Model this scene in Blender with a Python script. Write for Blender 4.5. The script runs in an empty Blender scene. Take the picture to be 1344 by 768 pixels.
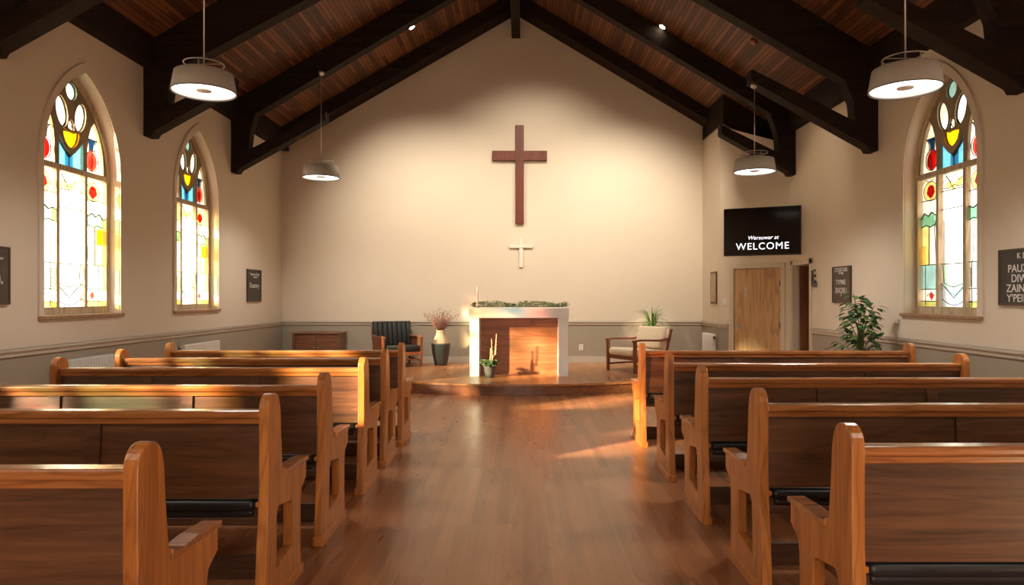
import bpy, bmesh, math, random
from mathutils import Vector, Matrix
R = math.radians
scene = bpy.context.scene
col = scene.collection
random.seed(7)

# ------------------------------------------------------------------ room constants (metres)
XL, XR, XC = -4.79, 4.51, -0.12          # left wall, right wall, ridge
YB, YR = 13.7, -4.0                      # back wall, rear wall
DECK = 7.40                              # underside of the roof boards at the ridge
SL, SR = 0.580, 0.610                    # roof slopes
PLAT = 0.18

def deck(x):
    return DECK - (SL*(XC-x) if x < XC else SR*(x-XC))

# ------------------------------------------------------------------ materials
def nt(name):
    m = bpy.data.materials.new(name); m.use_nodes = True
    t = m.node_tree; b = t.nodes['Principled BSDF']
    return m, t, b
def ramp(t, fac, stops):
    r = t.nodes.new('ShaderNodeValToRGB')
    while len(r.color_ramp.elements) < len(stops): r.color_ramp.elements.new(0.5)
    for e, (p, c) in zip(r.color_ramp.elements, stops):
        e.position = p; e.color = (*c, 1)
    t.links.new(fac, r.inputs[0]); return r.outputs[0]
def mapping(t, scale, rand=False, rot=(0,0,0)):
    c = t.nodes.new('ShaderNodeTexCoord'); mp = t.nodes.new('ShaderNodeMapping')
    mp.inputs['Scale'].default_value = scale; mp.inputs['Rotation'].default_value = rot
    t.links.new(c.outputs['Object'], mp.inputs['Vector'])
    if rand:
        oi = t.nodes.new('ShaderNodeObjectInfo'); mu = t.nodes.new('ShaderNodeMath'); mu.operation = 'MULTIPLY'
        mu.inputs[1].default_value = 37.0; t.links.new(oi.outputs['Random'], mu.inputs[0])
        cb = t.nodes.new('ShaderNodeCombineXYZ')
        for k in range(3): t.links.new(mu.outputs[0], cb.inputs[k])
        t.links.new(cb.outputs[0], mp.inputs['Location'])
    return mp.outputs[0]
def noise(t, vec, scale, detail=3, rough=.5):
    n = t.nodes.new('ShaderNodeTexNoise'); n.inputs['Scale'].default_value = scale
    n.inputs['Detail'].default_value = detail; n.inputs['Roughness'].default_value = rough
    t.links.new(vec, n.inputs['Vector']); return n.outputs[0]
def mixc(t, fac, a, b, mode='MIX'):
    m = t.nodes.new('ShaderNodeMix'); m.data_type = 'RGBA'; m.blend_type = mode
    if isinstance(fac, float): m.inputs[0].default_value = fac
    else: t.links.new(fac, m.inputs[0])
    for s, k in ((a, 6), (b, 7)):
        if isinstance(s, tuple): m.inputs[k].default_value = (*s, 1)
        else: t.links.new(s, m.inputs[k])
    return m.outputs[2]
def bump(t, b, h, strength=.2, dist=.01):
    n = t.nodes.new('ShaderNodeBump'); n.inputs['Strength'].default_value = strength
    n.inputs['Distance'].default_value = dist
    t.links.new(h, n.inputs['Height']); t.links.new(n.outputs[0], b.inputs['Normal'])

def plain(name, c, rough=.6, metal=0, var=.06, nscale=6, spec=.5):
    m, t, b = nt(name)
    v = mapping(t, (1,1,1))
    n = noise(t, v, nscale, 3)
    c2 = tuple(min(1, x*(1+var)) for x in c); c1 = tuple(x*(1-var) for x in c)
    t.links.new(ramp(t, n, [(.3, c1), (.7, c2)]), b.inputs['Base Color'])
    b.inputs['Roughness'].default_value = rough; b.inputs['Metallic'].default_value = metal
    b.inputs['Specular IOR Level'].default_value = spec
    return m
def wood(name, dark, light, grain='x', rough=.4, scale=1.0, coat=0.0, spec=.5):
    m, t, b = nt(name)
    lo, hi = 1.1*scale, 24*scale
    sc = {'x': (lo, hi, hi), 'y': (hi, lo, hi), 'z': (hi, hi, lo)}[grain]
    v = mapping(t, sc, rand=True)
    n1 = noise(t, v, 1.0, 8, .68)
    sc2 = {'x': (.5, 5, 5), 'y': (5, .5, 5), 'z': (5, 5, .5)}[grain]
    v2 = mapping(t, tuple(s*scale for s in sc2), rand=True)
    w = t.nodes.new('ShaderNodeTexNoise'); w.inputs['Scale'].default_value = 1.0; w.inputs['Distortion'].default_value = 1.2
    t.links.new(v2, w.inputs['Vector'])
    # growth rings: fractional bands of the warped noise
    mu = t.nodes.new('ShaderNodeMath'); mu.operation = 'MULTIPLY'; mu.inputs[1].default_value = 16
    fr = t.nodes.new('ShaderNodeMath'); fr.operation = 'PINGPONG'; fr.inputs[1].default_value = 1
    t.links.new(w.outputs[0], mu.inputs[0]); t.links.new(mu.outputs[0], fr.inputs[0])
    base = ramp(t, n1, [(.36, dark), (.64, light)])
    rings = ramp(t, fr.outputs[0], [(0, (.50,.42,.36)), (.5, (1,1,1))])
    c = mixc(t, .55, base, rings, 'MULTIPLY')
    t.links.new(c, b.inputs['Base Color'])
    b.inputs['Roughness'].default_value = rough; b.inputs['Coat Weight'].default_value = coat
    b.inputs['Coat Roughness'].default_value = .15; b.inputs['Specular IOR Level'].default_value = spec
    bump(t, b, n1, .08, .003)
    return m
def planks(name, c1, c2, mortar, width, length, rough, msize=.004, spec=.5, bias=0.0, bump_on=True):
    m, t, b = nt(name)
    c = t.nodes.new('ShaderNodeTexCoord'); s = t.nodes.new('ShaderNodeSeparateXYZ'); k = t.nodes.new('ShaderNodeCombineXYZ')
    t.links.new(c.outputs['Object'], s.inputs[0])
    t.links.new(s.outputs[1], k.inputs[0]); t.links.new(s.outputs[0], k.inputs[1])
    br = t.nodes.new('ShaderNodeTexBrick')
    br.inputs['Scale'].default_value = 1.0; br.inputs['Brick Width'].default_value = length; br.inputs['Row Height'].default_value = width
    br.inputs['Mortar Size'].default_value = msize; br.inputs['Mortar Smooth'].default_value = .2; br.inputs['Bias'].default_value = bias
    br.offset = .37; br.offset_frequency = 3
    br.inputs['Color1'].default_value = (*c1, 1); br.inputs['Color2'].default_value = (*c2, 1); br.inputs['Mortar'].default_value = (*mortar, 1)
    t.links.new(k.outputs[0], br.inputs['Vector'])
    v = mapping(t, (22, .8, 22)); n = noise(t, v, 1.0, 5, .6)
    g = ramp(t, n, [(.3, (.72,.68,.64)), (.7, (1.0,1.0,1.0))])
    cc = mixc(t, .8, br.outputs[0], g, 'MULTIPLY')
    t.links.new(cc, b.inputs['Base Color'])
    b.inputs['Roughness'].default_value = rough; b.inputs['Specular IOR Level'].default_value = spec
    v3 = mapping(t, (3, .6, 3)); n3 = noise(t, v3, 1.0, 3)
    rr = t.nodes.new('ShaderNodeMapRange'); rr.inputs[3].default_value = rough-.05; rr.inputs[4].default_value = rough+.07
    t.links.new(n3, rr.inputs[0]); t.links.new(rr.outputs[0], b.inputs['Roughness'])
    inv = t.nodes.new('ShaderNodeMath'); inv.operation = 'SUBTRACT'; inv.inputs[0].default_value = 1
    t.links.new(br.outputs['Fac'], inv.inputs[1])
    if bump_on: bump(t, b, inv.outputs[0], .12, .002)
    return m
def glass(name, c, tr=.88):
    m, t, b = nt(name); t.nodes.remove(b)
    out = t.nodes['Material Output']
    v = mapping(t, (1,1,1)); n = noise(t, v, 9, 3)
    k_ = .78 if name.endswith('_white') else .97
    cc = ramp(t, n, [(.35, tuple(x*k_*.92 for x in c)), (.65, tuple(x*k_ for x in c))])
    a = t.nodes.new('ShaderNodeBsdfTransparent'); d = t.nodes.new('ShaderNodeBsdfTranslucent')
    g = t.nodes.new('ShaderNodeBsdfGlossy'); g.inputs['Roughness'].default_value = .15
    for x in (a, d): t.links.new(cc, x.inputs['Color'])
    m1 = t.nodes.new('ShaderNodeMixShader'); m1.inputs[0].default_value = 1-tr
    t.links.new(a.outputs[0], m1.inputs[1]); t.links.new(d.outputs[0], m1.inputs[2])
    m2 = t.nodes.new('ShaderNodeMixShader'); m2.inputs[0].default_value = .04
    t.links.new(m1.outputs[0], m2.inputs[1]); t.links.new(g.outputs[0], m2.inputs[2])
    t.links.new(m2.outputs[0], out.inputs[0])
    return m
def emit(name, c, s):
    m, t, b = nt(name)
    b.inputs['Base Color'].default_value = (*c, 1)
    b.inputs['Emission Color'].default_value = (*c, 1); b.inputs['Emission Strength'].default_value = s
    return m
def fabric(name, c, rough=.85):
    m = plain(name, c, rough, var=.08, nscale=60)
    return m

M = {}
# wall paint: off-white plaster above, taupe dado below is built as its own panelling
def wallmat(name, c):
    m, t, b = nt(name)
    v = mapping(t, (1,1,1)); n = noise(t, v, 1.2, 4)
    t.links.new(ramp(t, n, [(.3, tuple(x*.96 for x in c)), (.7, c)]), b.inputs['Base Color'])
    b.inputs['Roughness'].default_value = .75; b.inputs['Specular IOR Level'].default_value = .25
    n2 = noise(t, v, 60, 2); bump(t, b, n2, .05, .002)
    return m
M['wall'] = wallmat('cream_paint', (.72,.62,.50))
M['wainscot'] = wallmat('taupe_paint', (.36,.31,.245))
M['rail'] = plain('rail_paint', (.52,.45,.37), .45, var=.02)
M['base'] = plain('baseboard_paint', (.52,.46,.38), .45, var=.02)
M['casing'] = plain('pale_trim_paint', (.62,.53,.40), .45, var=.03)
M['reveal'] = M['wall']
M['floor'] = planks('floor_boards', (.34,.138,.060), (.50,.215,.098), (.56,.27,.135), .085, 1.5, .27, .0016, bump_on=False)
M['deckb'] = planks('ceiling_boards', (.075,.028,.012), (.25,.10,.042), (.010,.005,.003), .058, 1.1, .55, .004, .3)
M['beam'] = wood('dark_beam_wood', (.016,.010,.007), (.030,.019,.013), 'x', .7, .8, spec=.15)
M['plat'] = planks('platform_boards', (.38,.155,.058), (.52,.235,.095), (.58,.29,.14), .085, 1.0, .28, .0016, bump_on=False)
M['riser'] = wood('platform_riser_wood', (.17,.06,.024), (.26,.10,.04), 'x', .35)
M['pew_end'] = wood('varnished_orange_wood', (.40,.125,.022), (.60,.220,.044), 'z', .34, coat=.25)
M['pew_back'] = wood('varnished_brown_wood', (.075,.026,.009), (.175,.068,.024), 'x', .40, coat=.15)
M['pew_rail'] = wood('polished_rail_wood', (.34,.115,.030), (.50,.190,.055), 'x', .24, coat=.4)
M['pew_seat'] = wood('dark_seat_wood', (.075,.028,.012), (.13,.05,.02), 'x', .45)
M['black_vinyl'] = plain('black_vinyl', (.018,.018,.020), .38, var=.2)
M['black_leather'] = plain('black_leather', (.010,.011,.011), .48, var=.25)
M['white_paint'] = plain('altar_white_paint', (.93,.92,.90), .4, var=.02)
M['altar_wood'] = wood('altar_panel_wood', (.25,.085,.030), (.40,.155,.058), 'x', .4, .8)
M['cross_wood'] = wood('red_brown_cross_wood', (.13,.028,.014), (.19,.045,.022), 'z', .5)
M['cross_pale'] = plain('ivory_cross_paint', (.78,.72,.62), .4, var=.03)
M['shade'] = fabric('grey_shade_fabric', (.46,.43,.39))
M['shade_in'] = plain('white_shade_lining', (.9,.88,.85), .6)
M['diff'] = emit('lamp_diffuser_glow', (1,.97,.93), 2.0)
M['nickel'] = plain('brushed_nickel', (.55,.50,.44), .35, 1, .05)
M['down'] = emit('downlight_glow', (1,.86,.62), 25)
M['oak'] = wood('pale_oak_veneer', (.52,.30,.125), (.62,.38,.175), 'z', .45, .7)
M['walnut'] = wood('dark_door_wood', (.17,.06,.025), (.25,.095,.04), 'z', .45)
M['frame_wood'] = wood('window_frame_wood', (.46,.35,.22), (.60,.47,.31), 'z', .5)
M['tracery'] = plain('olive_brown_tracery', (.24,.175,.09), .5, var=.15)
M['lead'] = plain('dark_lead', (.05,.055,.05), .5, var=.1)
M['sill'] = wood('sill_wood', (.30,.16,.08), (.42,.25,.14), 'y', .45)
M['tv'] = plain('black_tv_casing', (.012,.012,.013), .3, var=.1)
M['screen'] = plain('black_screen_glass', (.006,.006,.007), .12, var=.02)
M['tvtext'] = emit('screen_lettering', (.92,.95,1), 1.2)
M['slate'] = plain('dark_slate_board', (.045,.040,.034), .6, var=.15)
M['slate2'] = plain('brown_slate_board', (.085,.062,.045), .6, var=.15)
M['bframe'] = wood('thin_dark_frame', (.07,.035,.022), (.10,.05,.03), 'z', .5)
M['chalk'] = plain('chalk_lettering', (.72,.70,.66), .8, var=.1)
M['radiator'] = plain('white_radiator_enamel', (.74,.72,.66), .4, var=.03)
M['cab'] = wood('cabinet_wood', (.16,.065,.032), (.24,.105,.052), 'x', .45)
M['chair_wood'] = wood('red_brown_chair_wood', (.20,.06,.028), (.30,.105,.045), 'z', .35)
M['cream'] = fabric('cream_upholstery', (.86,.73,.56))
M['vase_dark'] = plain('charcoal_glaze', (.050,.052,.050), .45, var=.12)
M['vase_tan'] = plain('tan_clay', (.46,.33,.21), .75, var=.1)
M['dried'] = plain('dried_red_brown_stems', (.15,.065,.045), .8, var=.3)
M['leaf'] = plain('green_leaf', (.15,.29,.07), .5, var=.4, nscale=25)
M['leaf_d'] = plain('deep_green_leaf', (.045,.13,.040), .45, var=.4, nscale=25)
M['leaf_p'] = plain('pale_green_leaf', (.30,.38,.17), .5, var=.3, nscale=25)
M['stem'] = plain('green_stem', (.16,.19,.07), .6, var=.2)
M['pot_grey'] = plain('grey_pot', (.09,.09,.085), .6, var=.15)
M['pot_terra'] = plain('beige_pot', (.42,.33,.25), .7, var=.1)
M['soil'] = plain('soil', (.03,.02,.014), .95, var=.3)
M['candle'] = plain('ivory_wax', (.97,.95,.88), .5, var=.02)
M['candle'].node_tree.nodes['Principled BSDF'].inputs['Subsurface Weight'].default_value = .4
M['catkin'] = plain('tan_catkin', (.50,.31,.17), .85, var=.2)
M['plastic'] = plain('white_plastic', (.78,.76,.72), .4, var=.02)
M['ground'] = plain('pale_paving', (.45,.42,.38), .9, var=.1)

# ------------------------------------------------------------------ mesh helpers
class MB:
    def __init__(s): s.bm = bmesh.new(); s.mats = []
    def mi(s, m):
        if m not in s.mats: s.mats.append(m)
        return s.mats.index(m)
    def _set(s, faces, m, smooth=False):
        i = s.mi(m) if m else 0
        for f in faces: f.material_index = i; f.smooth = smooth
    def box(s, x0, x1, y0, y1, z0, z1, m=None, bev=0, seg=2, smooth=False):
        r = bmesh.ops.create_cube(s.bm, size=1.0)
        vs = r['verts']
        for v in vs:
            v.co = Vector(((x0+x1)/2+v.co.x*(x1-x0), (y0+y1)/2+v.co.y*(y1-y0), (z0+z1)/2+v.co.z*(z1-z0)))
        fs = set(f for v in vs for f in v.link_faces)
        if bev:
            es = list(set(e for v in vs for e in v.link_edges))
            rr = bmesh.ops.bevel(s.bm, geom=es, offset=bev, segments=seg, affect='EDGES', profile=.5)
            fs = set(f for f in rr['faces']) | set(f for f in fs if f.is_valid)
            vv = set(v for f in fs for v in f.verts)
            fs = set(f for v in vv for f in v.link_faces)
        s._set(fs, m, smooth or bev > 0.012)
        return list(set(v for f in fs for v in f.verts))
    def prism(s, pts, axis, a, b, m=None):
        """polygon pts in the plane normal to axis, extruded a..b. axis x: pts=(y,z); y: (x,z); z: (x,y)"""
        def P(p, t):
            return {'x': (t, p[0], p[1]), 'y': (p[0], t, p[1]), 'z': (p[0], p[1], t)}[axis]
        v0 = [s.bm.verts.new(P(p, a)) for p in pts]; v1 = [s.bm.verts.new(P(p, b)) for p in pts]
        fs = [s.bm.faces.new(v0), s.bm.faces.new(v1[::-1])]
        n = len(pts)
        for i in range(n): fs.append(s.bm.faces.new((v0[i], v1[i], v1[(i+1)%n], v0[(i+1)%n])))
        bmesh.ops.recalc_face_normals(s.bm, faces=fs)
        s._set(fs, m)
        return v0+v1
    def lathe(s, prof, c=(0,0,0), n=32, m=None, caps=True, smooth=True):
        rings = []
        for r, z in prof:
            rings.append([s.bm.verts.new((c[0]+r*math.cos(2*math.pi*i/n), c[1]+r*math.sin(2*math.pi*i/n), c[2]+z)) for i in range(n)])
        fs = []
        for a, b in zip(rings, rings[1:]):
            for i in range(n): fs.append(s.bm.faces.new((a[i], a[(i+1)%n], b[(i+1)%n], b[i])))
        cf = []
        if caps: cf = [s.bm.faces.new(rings[0][::-1]), s.bm.faces.new(rings[-1])]
        s._set(fs, m, smooth); s._set(cf, m)
        return [v for r in rings for v in r]
    def tube(s, pts, r, n=8, m=None, closed=False, r2=None, smooth=True):
        pts = [Vector(p) for p in pts]; N = len(pts); rings = []
        up = None
        for i, p in enumerate(pts):
            if closed: d = pts[(i+1)%N]-pts[i-1]
            else: d = (pts[min(i+1,N-1)]-pts[max(i-1,0)])
            d.normalize()
            if up is None:
                up = Vector((0,0,1)) if abs(d.z) < .9 else Vector((1,0,0))
            a = d.cross(up)
            if a.length < 1e-4: a = d.orthogonal()
            a.normalize(); b = a.cross(d).normalized(); up = b
            rr = r if r2 is None else r+(r2-r)*i/max(1, N-1)
            rings.append([s.bm.verts.new(p+a*rr*math.cos(2*math.pi*k/n)+b*rr*math.sin(2*math.pi*k/n)) for k in range(n)])
        fs = []
        prs = list(zip(rings, rings[1:]))
        if closed: prs.append((rings[-1], rings[0]))
        for a, b in prs:
            for k in range(n): fs.append(s.bm.faces.new((a[k], b[k], b[(k+1)%n], a[(k+1)%n])))
        s._set(fs, m, smooth)
        if not closed:
            s._set([s.bm.faces.new(rings[0]), s.bm.faces.new(rings[-1][::-1])], m)
        return [v for r_ in rings for v in r_]
    def ball(s, c, rad, m=None, n=12):
        r = bmesh.ops.create_uvsphere(s.bm, u_segments=n, v_segments=max(6, n//2), radius=1)
        if not hasattr(rad, '__len__'): rad = (rad,)*3
        for v in r['verts']: v.co = Vector((c[0]+v.co.x*rad[0], c[1]+v.co.y*rad[1], c[2]+v.co.z*rad[2]))
        s._set(set(f for v in r['verts'] for f in v.link_faces), m, True)
        return r['verts']
    def leaf(s, p, d, L, W, m=None, droop=.3, up=Vector((0,0,1))):
        p = Vector(p); d = Vector(d).normalized()
        a = d.cross(up)
        if a.length < 1e-3: a = Vector((1,0,0))
        a.normalize(); nrm = a.cross(d).normalized()
        k = [(0,.06),(.3,.42),(.6,.5),(.85,.28),(1,0.02)]
        L0 = []; R0 = []; C0 = []
        for t, w in k:
            q = p+d*L*t-Vector((0,0,1))*droop*L*t*t
            C0.append(s.bm.verts.new(q-nrm*W*.12)); L0.append(s.bm.verts.new(q-a*W*w)); R0.append(s.bm.verts.new(q+a*W*w))
        fs = []
        for i in range(len(k)-1):
            fs.append(s.bm.faces.new((L0[i], C0[i], C0[i+1], L0[i+1]))); fs.append(s.bm.faces.new((C0[i], R0[i], R0[i+1], C0[i+1])))
        s._set(fs, m, True)
    def xf(s, vs, mat):
        for v in set(vs): v.co = mat @ v.co
    def build(s, name, m=None, parent=None, loc=(0,0,0), bevel=0):
        me = bpy.data.meshes.new(name); bmesh.ops.recalc_face_normals(s.bm, faces=s.bm.faces) if False else None
        s.bm.to_mesh(me); s.bm.free()
        if s.mats and s.mats[0] is not None:
            for x in s.mats: me.materials.append(x)
        elif m: me.materials.append(m)
        o = bpy.data.objects.new(name, me); col.objects.link(o); o.location = loc
        if parent: o.parent = parent
        if bevel:
            b = o.modifiers.new('bevel', 'BEVEL'); b.width = bevel; b.segments = 2; b.limit_method = 'ANGLE'; b.angle_limit = R(40)
        return o

def tag(o, label=None, cat=None, group=None, kind=None):
    if label: o['label'] = label
    if cat: o['category'] = cat
    if group: o['group'] = group
    if kind: o['kind'] = kind
    return o
def empty(name, loc=(0,0,0), rz=0, **k):
    o = bpy.data.objects.new(name, None); col.objects.link(o); o.location = loc; o.rotation_euler = (0,0,rz)
    o.empty_display_size = .1
    return tag(o, **k)
def children(o): return [c for c in bpy.data.objects if c.parent == o]
def copy_tree(o, parent=None):
    c = o.copy(); col.objects.link(c); c.parent = parent
    for ch in children(o): copy_tree(ch, c)
    return c

def shape(outlines, y0, y1, bev=0.0):
    """closed 2D outlines (first outer, the rest holes) in x,z -> mesh between y0 and y1"""
    cu = bpy.data.curves.new('tmp', 'CURVE'); cu.dimensions = '2D'; cu.fill_mode = 'BOTH'
    cu.extrude = max(1e-4, (y1-y0)/2-bev)
    if bev: cu.bevel_depth = bev; cu.bevel_resolution = 1; cu.offset = -bev
    for o in outlines:
        sp = cu.splines.new('POLY'); sp.points.add(len(o)-1); sp.use_cyclic_u = True
        for p, (x, z) in zip(sp.points, o): p.co = (x, z, 0, 1)
    ob = bpy.data.objects.new('tmp', cu)
    me = bpy.data.meshes.new_from_object(ob)
    bpy.data.objects.remove(ob); bpy.data.curves.remove(cu)
    for v in me.vertices:
        x, z, d = v.co; v.co = (x, (y0+y1)/2-d, z)
    return me
def add_mesh(mb, me, m=None, mat=None):
    n0 = len(mb.bm.faces); v0 = len(mb.bm.verts)
    mb.bm.from_mesh(me); mb.bm.faces.ensure_lookup_table(); mb.bm.verts.ensure_lookup_table()
    mb._set(mb.bm.faces[n0:], m)
    if mat:
        for v in mb.bm.verts[v0:]: v.co = mat @ v.co
    bpy.data.meshes.remove(me)
def shape_obj(name, outlines, y0, y1, m, parent=None, bev=0, mat=None):
    mb = MB(); add_mesh(mb, shape(outlines, y0, y1, bev), m, mat)
    return mb.build(name, m, parent)
def text_mesh(txt, size, depth=.001, shear=0, bold=0):
    cu = bpy.data.curves.new('t', 'FONT'); cu.body = txt; cu.size = size; cu.extrude = depth; cu.align_x = 'CENTER'; cu.align_y = 'CENTER'
    cu.shear = shear; cu.offset = bold; cu.space_character = 1.14 if txt == 'WELCOME' else 1.0
    ob = bpy.data.objects.new('t', cu); me = bpy.data.meshes.new_from_object(ob)
    bpy.data.objects.remove(ob); bpy.data.curves.remove(cu)
    for v in me.vertices:
        x, z, d = v.co; v.co = (x, -d, z)
    return me
def arc(cx, cz, r, a0, a1, n=14, rz=None):
    rz = rz or r
    return [(cx+r*math.cos(R(a0+(a1-a0)*i/n)), cz+rz*math.sin(R(a0+(a1-a0)*i/n))) for i in range(n+1)]
def ell(cx, cz, rx, rz, rot=0, n=24):
    c, s_ = math.cos(R(rot)), math.sin(R(rot)); o = []
    for i in range(n):
        a = 2*math.pi*i/n; x, z = rx*math.cos(a), rz*math.sin(a); o.append((cx+x*c-z*s_, cz+x*s_+z*c))
    return o
def gothic(w, z0, zs, rise, n=14):
    """pointed arch outline, width w, from z0, spring zs"""
    h = w/2; r = (rise*rise+w*w/4)/w
    a = math.degrees(math.atan2(rise, r-h))
    right = arc(h-r, zs, r, 0, a, n)
    left = [(-x, z) for x, z in right[::-1]][1:]
    return [(-h, z0), (h, z0)]+right+left

# ------------------------------------------------------------------ setting
W = 0.35; SILL, WH = 1.30, 2.65; WW = 1.32; WSPR, WRISE = 1.60, 1.05
left_win = [2.24, 4.87, 7.50, 10.13]; right_win = [2.20, 4.82, 7.42]
def wall_side(name, x, sgn, wins, top, extra=[]):
    # outline in (world y, z)
    holes = []
    for c in wins:
        holes.append([(c+u, SILL+v) for u, v in gothic(WW, 0, WSPR, WRISE)])
    holes += extra
    out = [(YR-W, -.2), (YB+W, -.2), (YB+W, top), (YR-W, top)]
    me = shape([out]+holes, 0, W)
    mat = Matrix(((0, sgn, 0, x), (1, 0, 0, 0), (0, 0, 1, 0), (0, 0, 0, 1)))  # local (y_world, depth, z) -> world
    mb = MB(); add_mesh(mb, me, M['wall'], mat)
    bmesh.ops.recalc_face_normals(mb.bm, faces=mb.bm.faces)
    return tag(mb.build(name, M['wall']), kind='structure')
wall_side('wall_left', XL, -1, left_win, deck(XL)+.02)
D2A, D2B, DH = 10.70, 11.42, 2.04
wall_side('wall_right', XR, 1, right_win, deck(XR)+.02, [[(D2A, -.02), (D2B, -.02), (D2B, DH), (D2A, DH)]])
b = MB(); b.prism([(XL-W, -.2), (XR+W, -.2), (XR+W, deck(XR+W)), (XC, DECK), (XL-W, deck(XL-W))], 'y', YB, YB+W)
tag(b.build('wall_back', M['wall']), kind='structure')
# rear wall behind the camera: a gable with a wide glazed entrance
me_out = [(XL-W, -.2), (XR+W, -.2), (XR+W, deck(XR+W)), (XC, DECK), (XL-W, deck(XL-W))]
o = shape_obj('wall_rear', [me_out, [(-1.30, .02), (1.16, .02), (1.16, 2.4), (-1.30, 2.4)]], YR-W, YR, M['wall']); tag(o, kind='structure')
b = MB()
for x in [-1.30, -.10, 1.10]: b.box(x, x+.06, YR-.2, YR-.12, .02, 2.4)
for z in [.02, 2.0, 2.34]: b.box(-1.30, 1.16, YR-.2, YR-.12, z, z+.06)
tag(b.build('window_1', M['frame_wood']), kind='structure')
b = MB(); b.box(XL-W, XR+W, YR-W, YB+W, -.25, 0)
tag(b.build('floor', M['floor']), kind='structure')
b = MB(); b.box(-60, 60, -50, 60, -.5, -.26)
tag(b.build('ground', M['ground']), kind='structure')
b = MB()
T = .12
b.prism([(XL-W-.4, deck(XL-W-.4)), (XC, DECK), (XR+W+.4, deck(XR+W+.4)), (XR+W+.4, deck(XR+W+.4)+T), (XC, DECK+T), (XL-W-.4, deck(XL-W-.4)+T)], 'y', YR-W-.3, YB+W+.3)
tag(b.build('ceiling', M['deckb']), kind='structure')

# alcove: short return wall, diagonal wall with door, sloping dark header above
AX, AY = 3.61, 12.50
EY = 11.54
dv = Vector((XR-AX, EY-AY)); DL = dv.length; ang = math.atan2(dv.y, dv.x)
b = MB(); b.prism([(AX, YB+.01), (AX, AY), (AX+.10, AY+.02), (AX+.10, YB+.01)], 'z', 0, 4.62)
tag(b.build('wall_alcove_side', M['wall']), kind='structure')
Dm = Matrix.Translation((AX, AY, 0)) @ Matrix.Rotation(ang, 4, 'Z')     # local x along the diagonal, -y into the room
dx0, dx1 = .245, 1.19                                                   # door opening along the diagonal
o = shape_obj('wall_alcove', [[(0, 0), (DL, 0), (DL, 4.06), (0, 4.60)], [(dx0, .001), (dx1, .001), (dx1, 2.03), (dx0, 2.03)]], 0, .10, M['wall'], mat=Dm); tag(o, kind='structure')
b = MB()
def tint(x): return 4.60-.60*(x-AX)
b.prism([(AX, tint(AX)), (XR+.02, tint(XR+.02)), (XR+.02, deck(XR)+.02), (AX, deck(AX)+.02)], 'y', 12.3, YB)
tag(b.build('trim_1', M['beam']), kind='structure')

# wainscot, chair rail, baseboards
def strip(name, segs, z0, z1, t, m, bev=0, lip=False):
    b = MB()
    for (x0, y0, x1, y1) in segs:
        d = Vector((x1-x0, y1-y0)); L = d.length; a = math.atan2(d.y, d.x)
        v = b.box(-.0, L, -t, .01, z0, z1, bev=bev)
        if lip: v += b.box(0, L, -t-.018, .01, z1-.028, z1, bev=.004)
        b.xf(v, Matrix.Translation((x0, y0, 0)) @ Matrix.Rotation(a, 4, 'Z'))
    return tag(b.build(name, m), kind='structure')
cd, sd = math.cos(ang), math.sin(ang)
def dpt(l): return (AX+cd*l, AY+sd*l)
left = [(XL, YR, XL, YB)]; back = [(XL, YB, AX, YB)]
ret = [(AX, YB, AX, AY)]
diag = [(*dpt(0), *dpt(dx0-.07))]
right = [(XR, D2A-.08, XR, YR)]
for nm, sg in (('left', left), ('back', back), ('alcove_side', ret), ('alcove', diag), ('right', right)):
    strip('wainscot_'+nm if False else 'trim_'+nm, sg, 0, .93, .012, M['wainscot'])
    strip('chair_rail_'+nm if False else 'trim_rail_'+nm, sg, .93, 1.005, .028, M['rail'], .003, True)
    strip('baseboard_'+nm, sg, 0, .12 if nm in ('left','right','alcove') else .12+PLAT, .025, M['base'], .003)

# platform with a shallow bowed front
SAG = []
for i in range(33):
    x = -3.2+6.4*i/32; SAG.append((x+(-.05), 10.30+(4.6-math.sqrt(4.6**2-x*x))))
pts = [(XL, YB), (XL, SAG[0][1])]+SAG+[(3.25, AY-.1), (AX, AY-.1), (AX, YB)]
b = MB(); b.prism(pts, 'z', 0, PLAT-.03, M['riser'])
b.prism([(x, y-(.025 if 10 < y < 12 and abs(x) < 3.3 else 0)) for x, y in pts], 'z', PLAT-.03, PLAT, M['plat'])
tag(b.build('platform', M['plat']), kind='structure')

# roof trusses ------------------------------------------------------
def truss(y, apex, hbl, hbr, elbl, elbr, endl, endr, under, label):
    root = empty('roof_truss', (XC, y, 0), label=label, cat='roof truss', group='dark timber roof trusses')
    t = .10
    for s, w, hb, el, en in ((-1, XL, hbl, elbl, endl), (1, XR, hbr, elbr, endr)):
        sl = (apex-el[1])/abs(el[0]-XC)
        def u(x): return apex-sl*abs(x-XC)
        b = MB(); b.prism([(XC-XC, apex), (w-XC, u(w)), (w-XC, deck(w)+.03), (0, DECK+.03)], 'y', -t, t)
        b.build('rafter', M['beam'], root, bevel=.006)
        tb = under
        b = MB()
        pts = [(w, el[1]+.35), (w, hb), (w-s*.10, hb), (w-s*.28, hb+tb), (w-s*.315, (hb+tb)*.45+el[1]*.55), (el[0], el[1]), (el[0]-s*.12, el[1]+.25)]
        b.prism([(p[0]-XC, p[1]) for p in pts], 'y', -t*.96, t*.96)
        b.build('post', M['beam'], root, bevel=.006)
        b = MB(); ss = .56; xs = w-s*.03
        L = abs(en-xs)
        pts = [(xs, hb), (en, hb+ss*L), (en, hb+ss*L+.15), (xs, hb+.24)]
        b.prism([(p[0]-XC, p[1]) for p in pts], 'y', -t*1.06, t*1.06)
        b.build('strut', M['beam'], root, bevel=.006)
    return root
truss(11.38, 7.03, 3.54, 3.50, (-4.39, 4.50), (4.08, 4.52), -3.23, 3.28, .32, 'dark roof truss farthest from the camera, nearest the gable wall with the cross')
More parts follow.
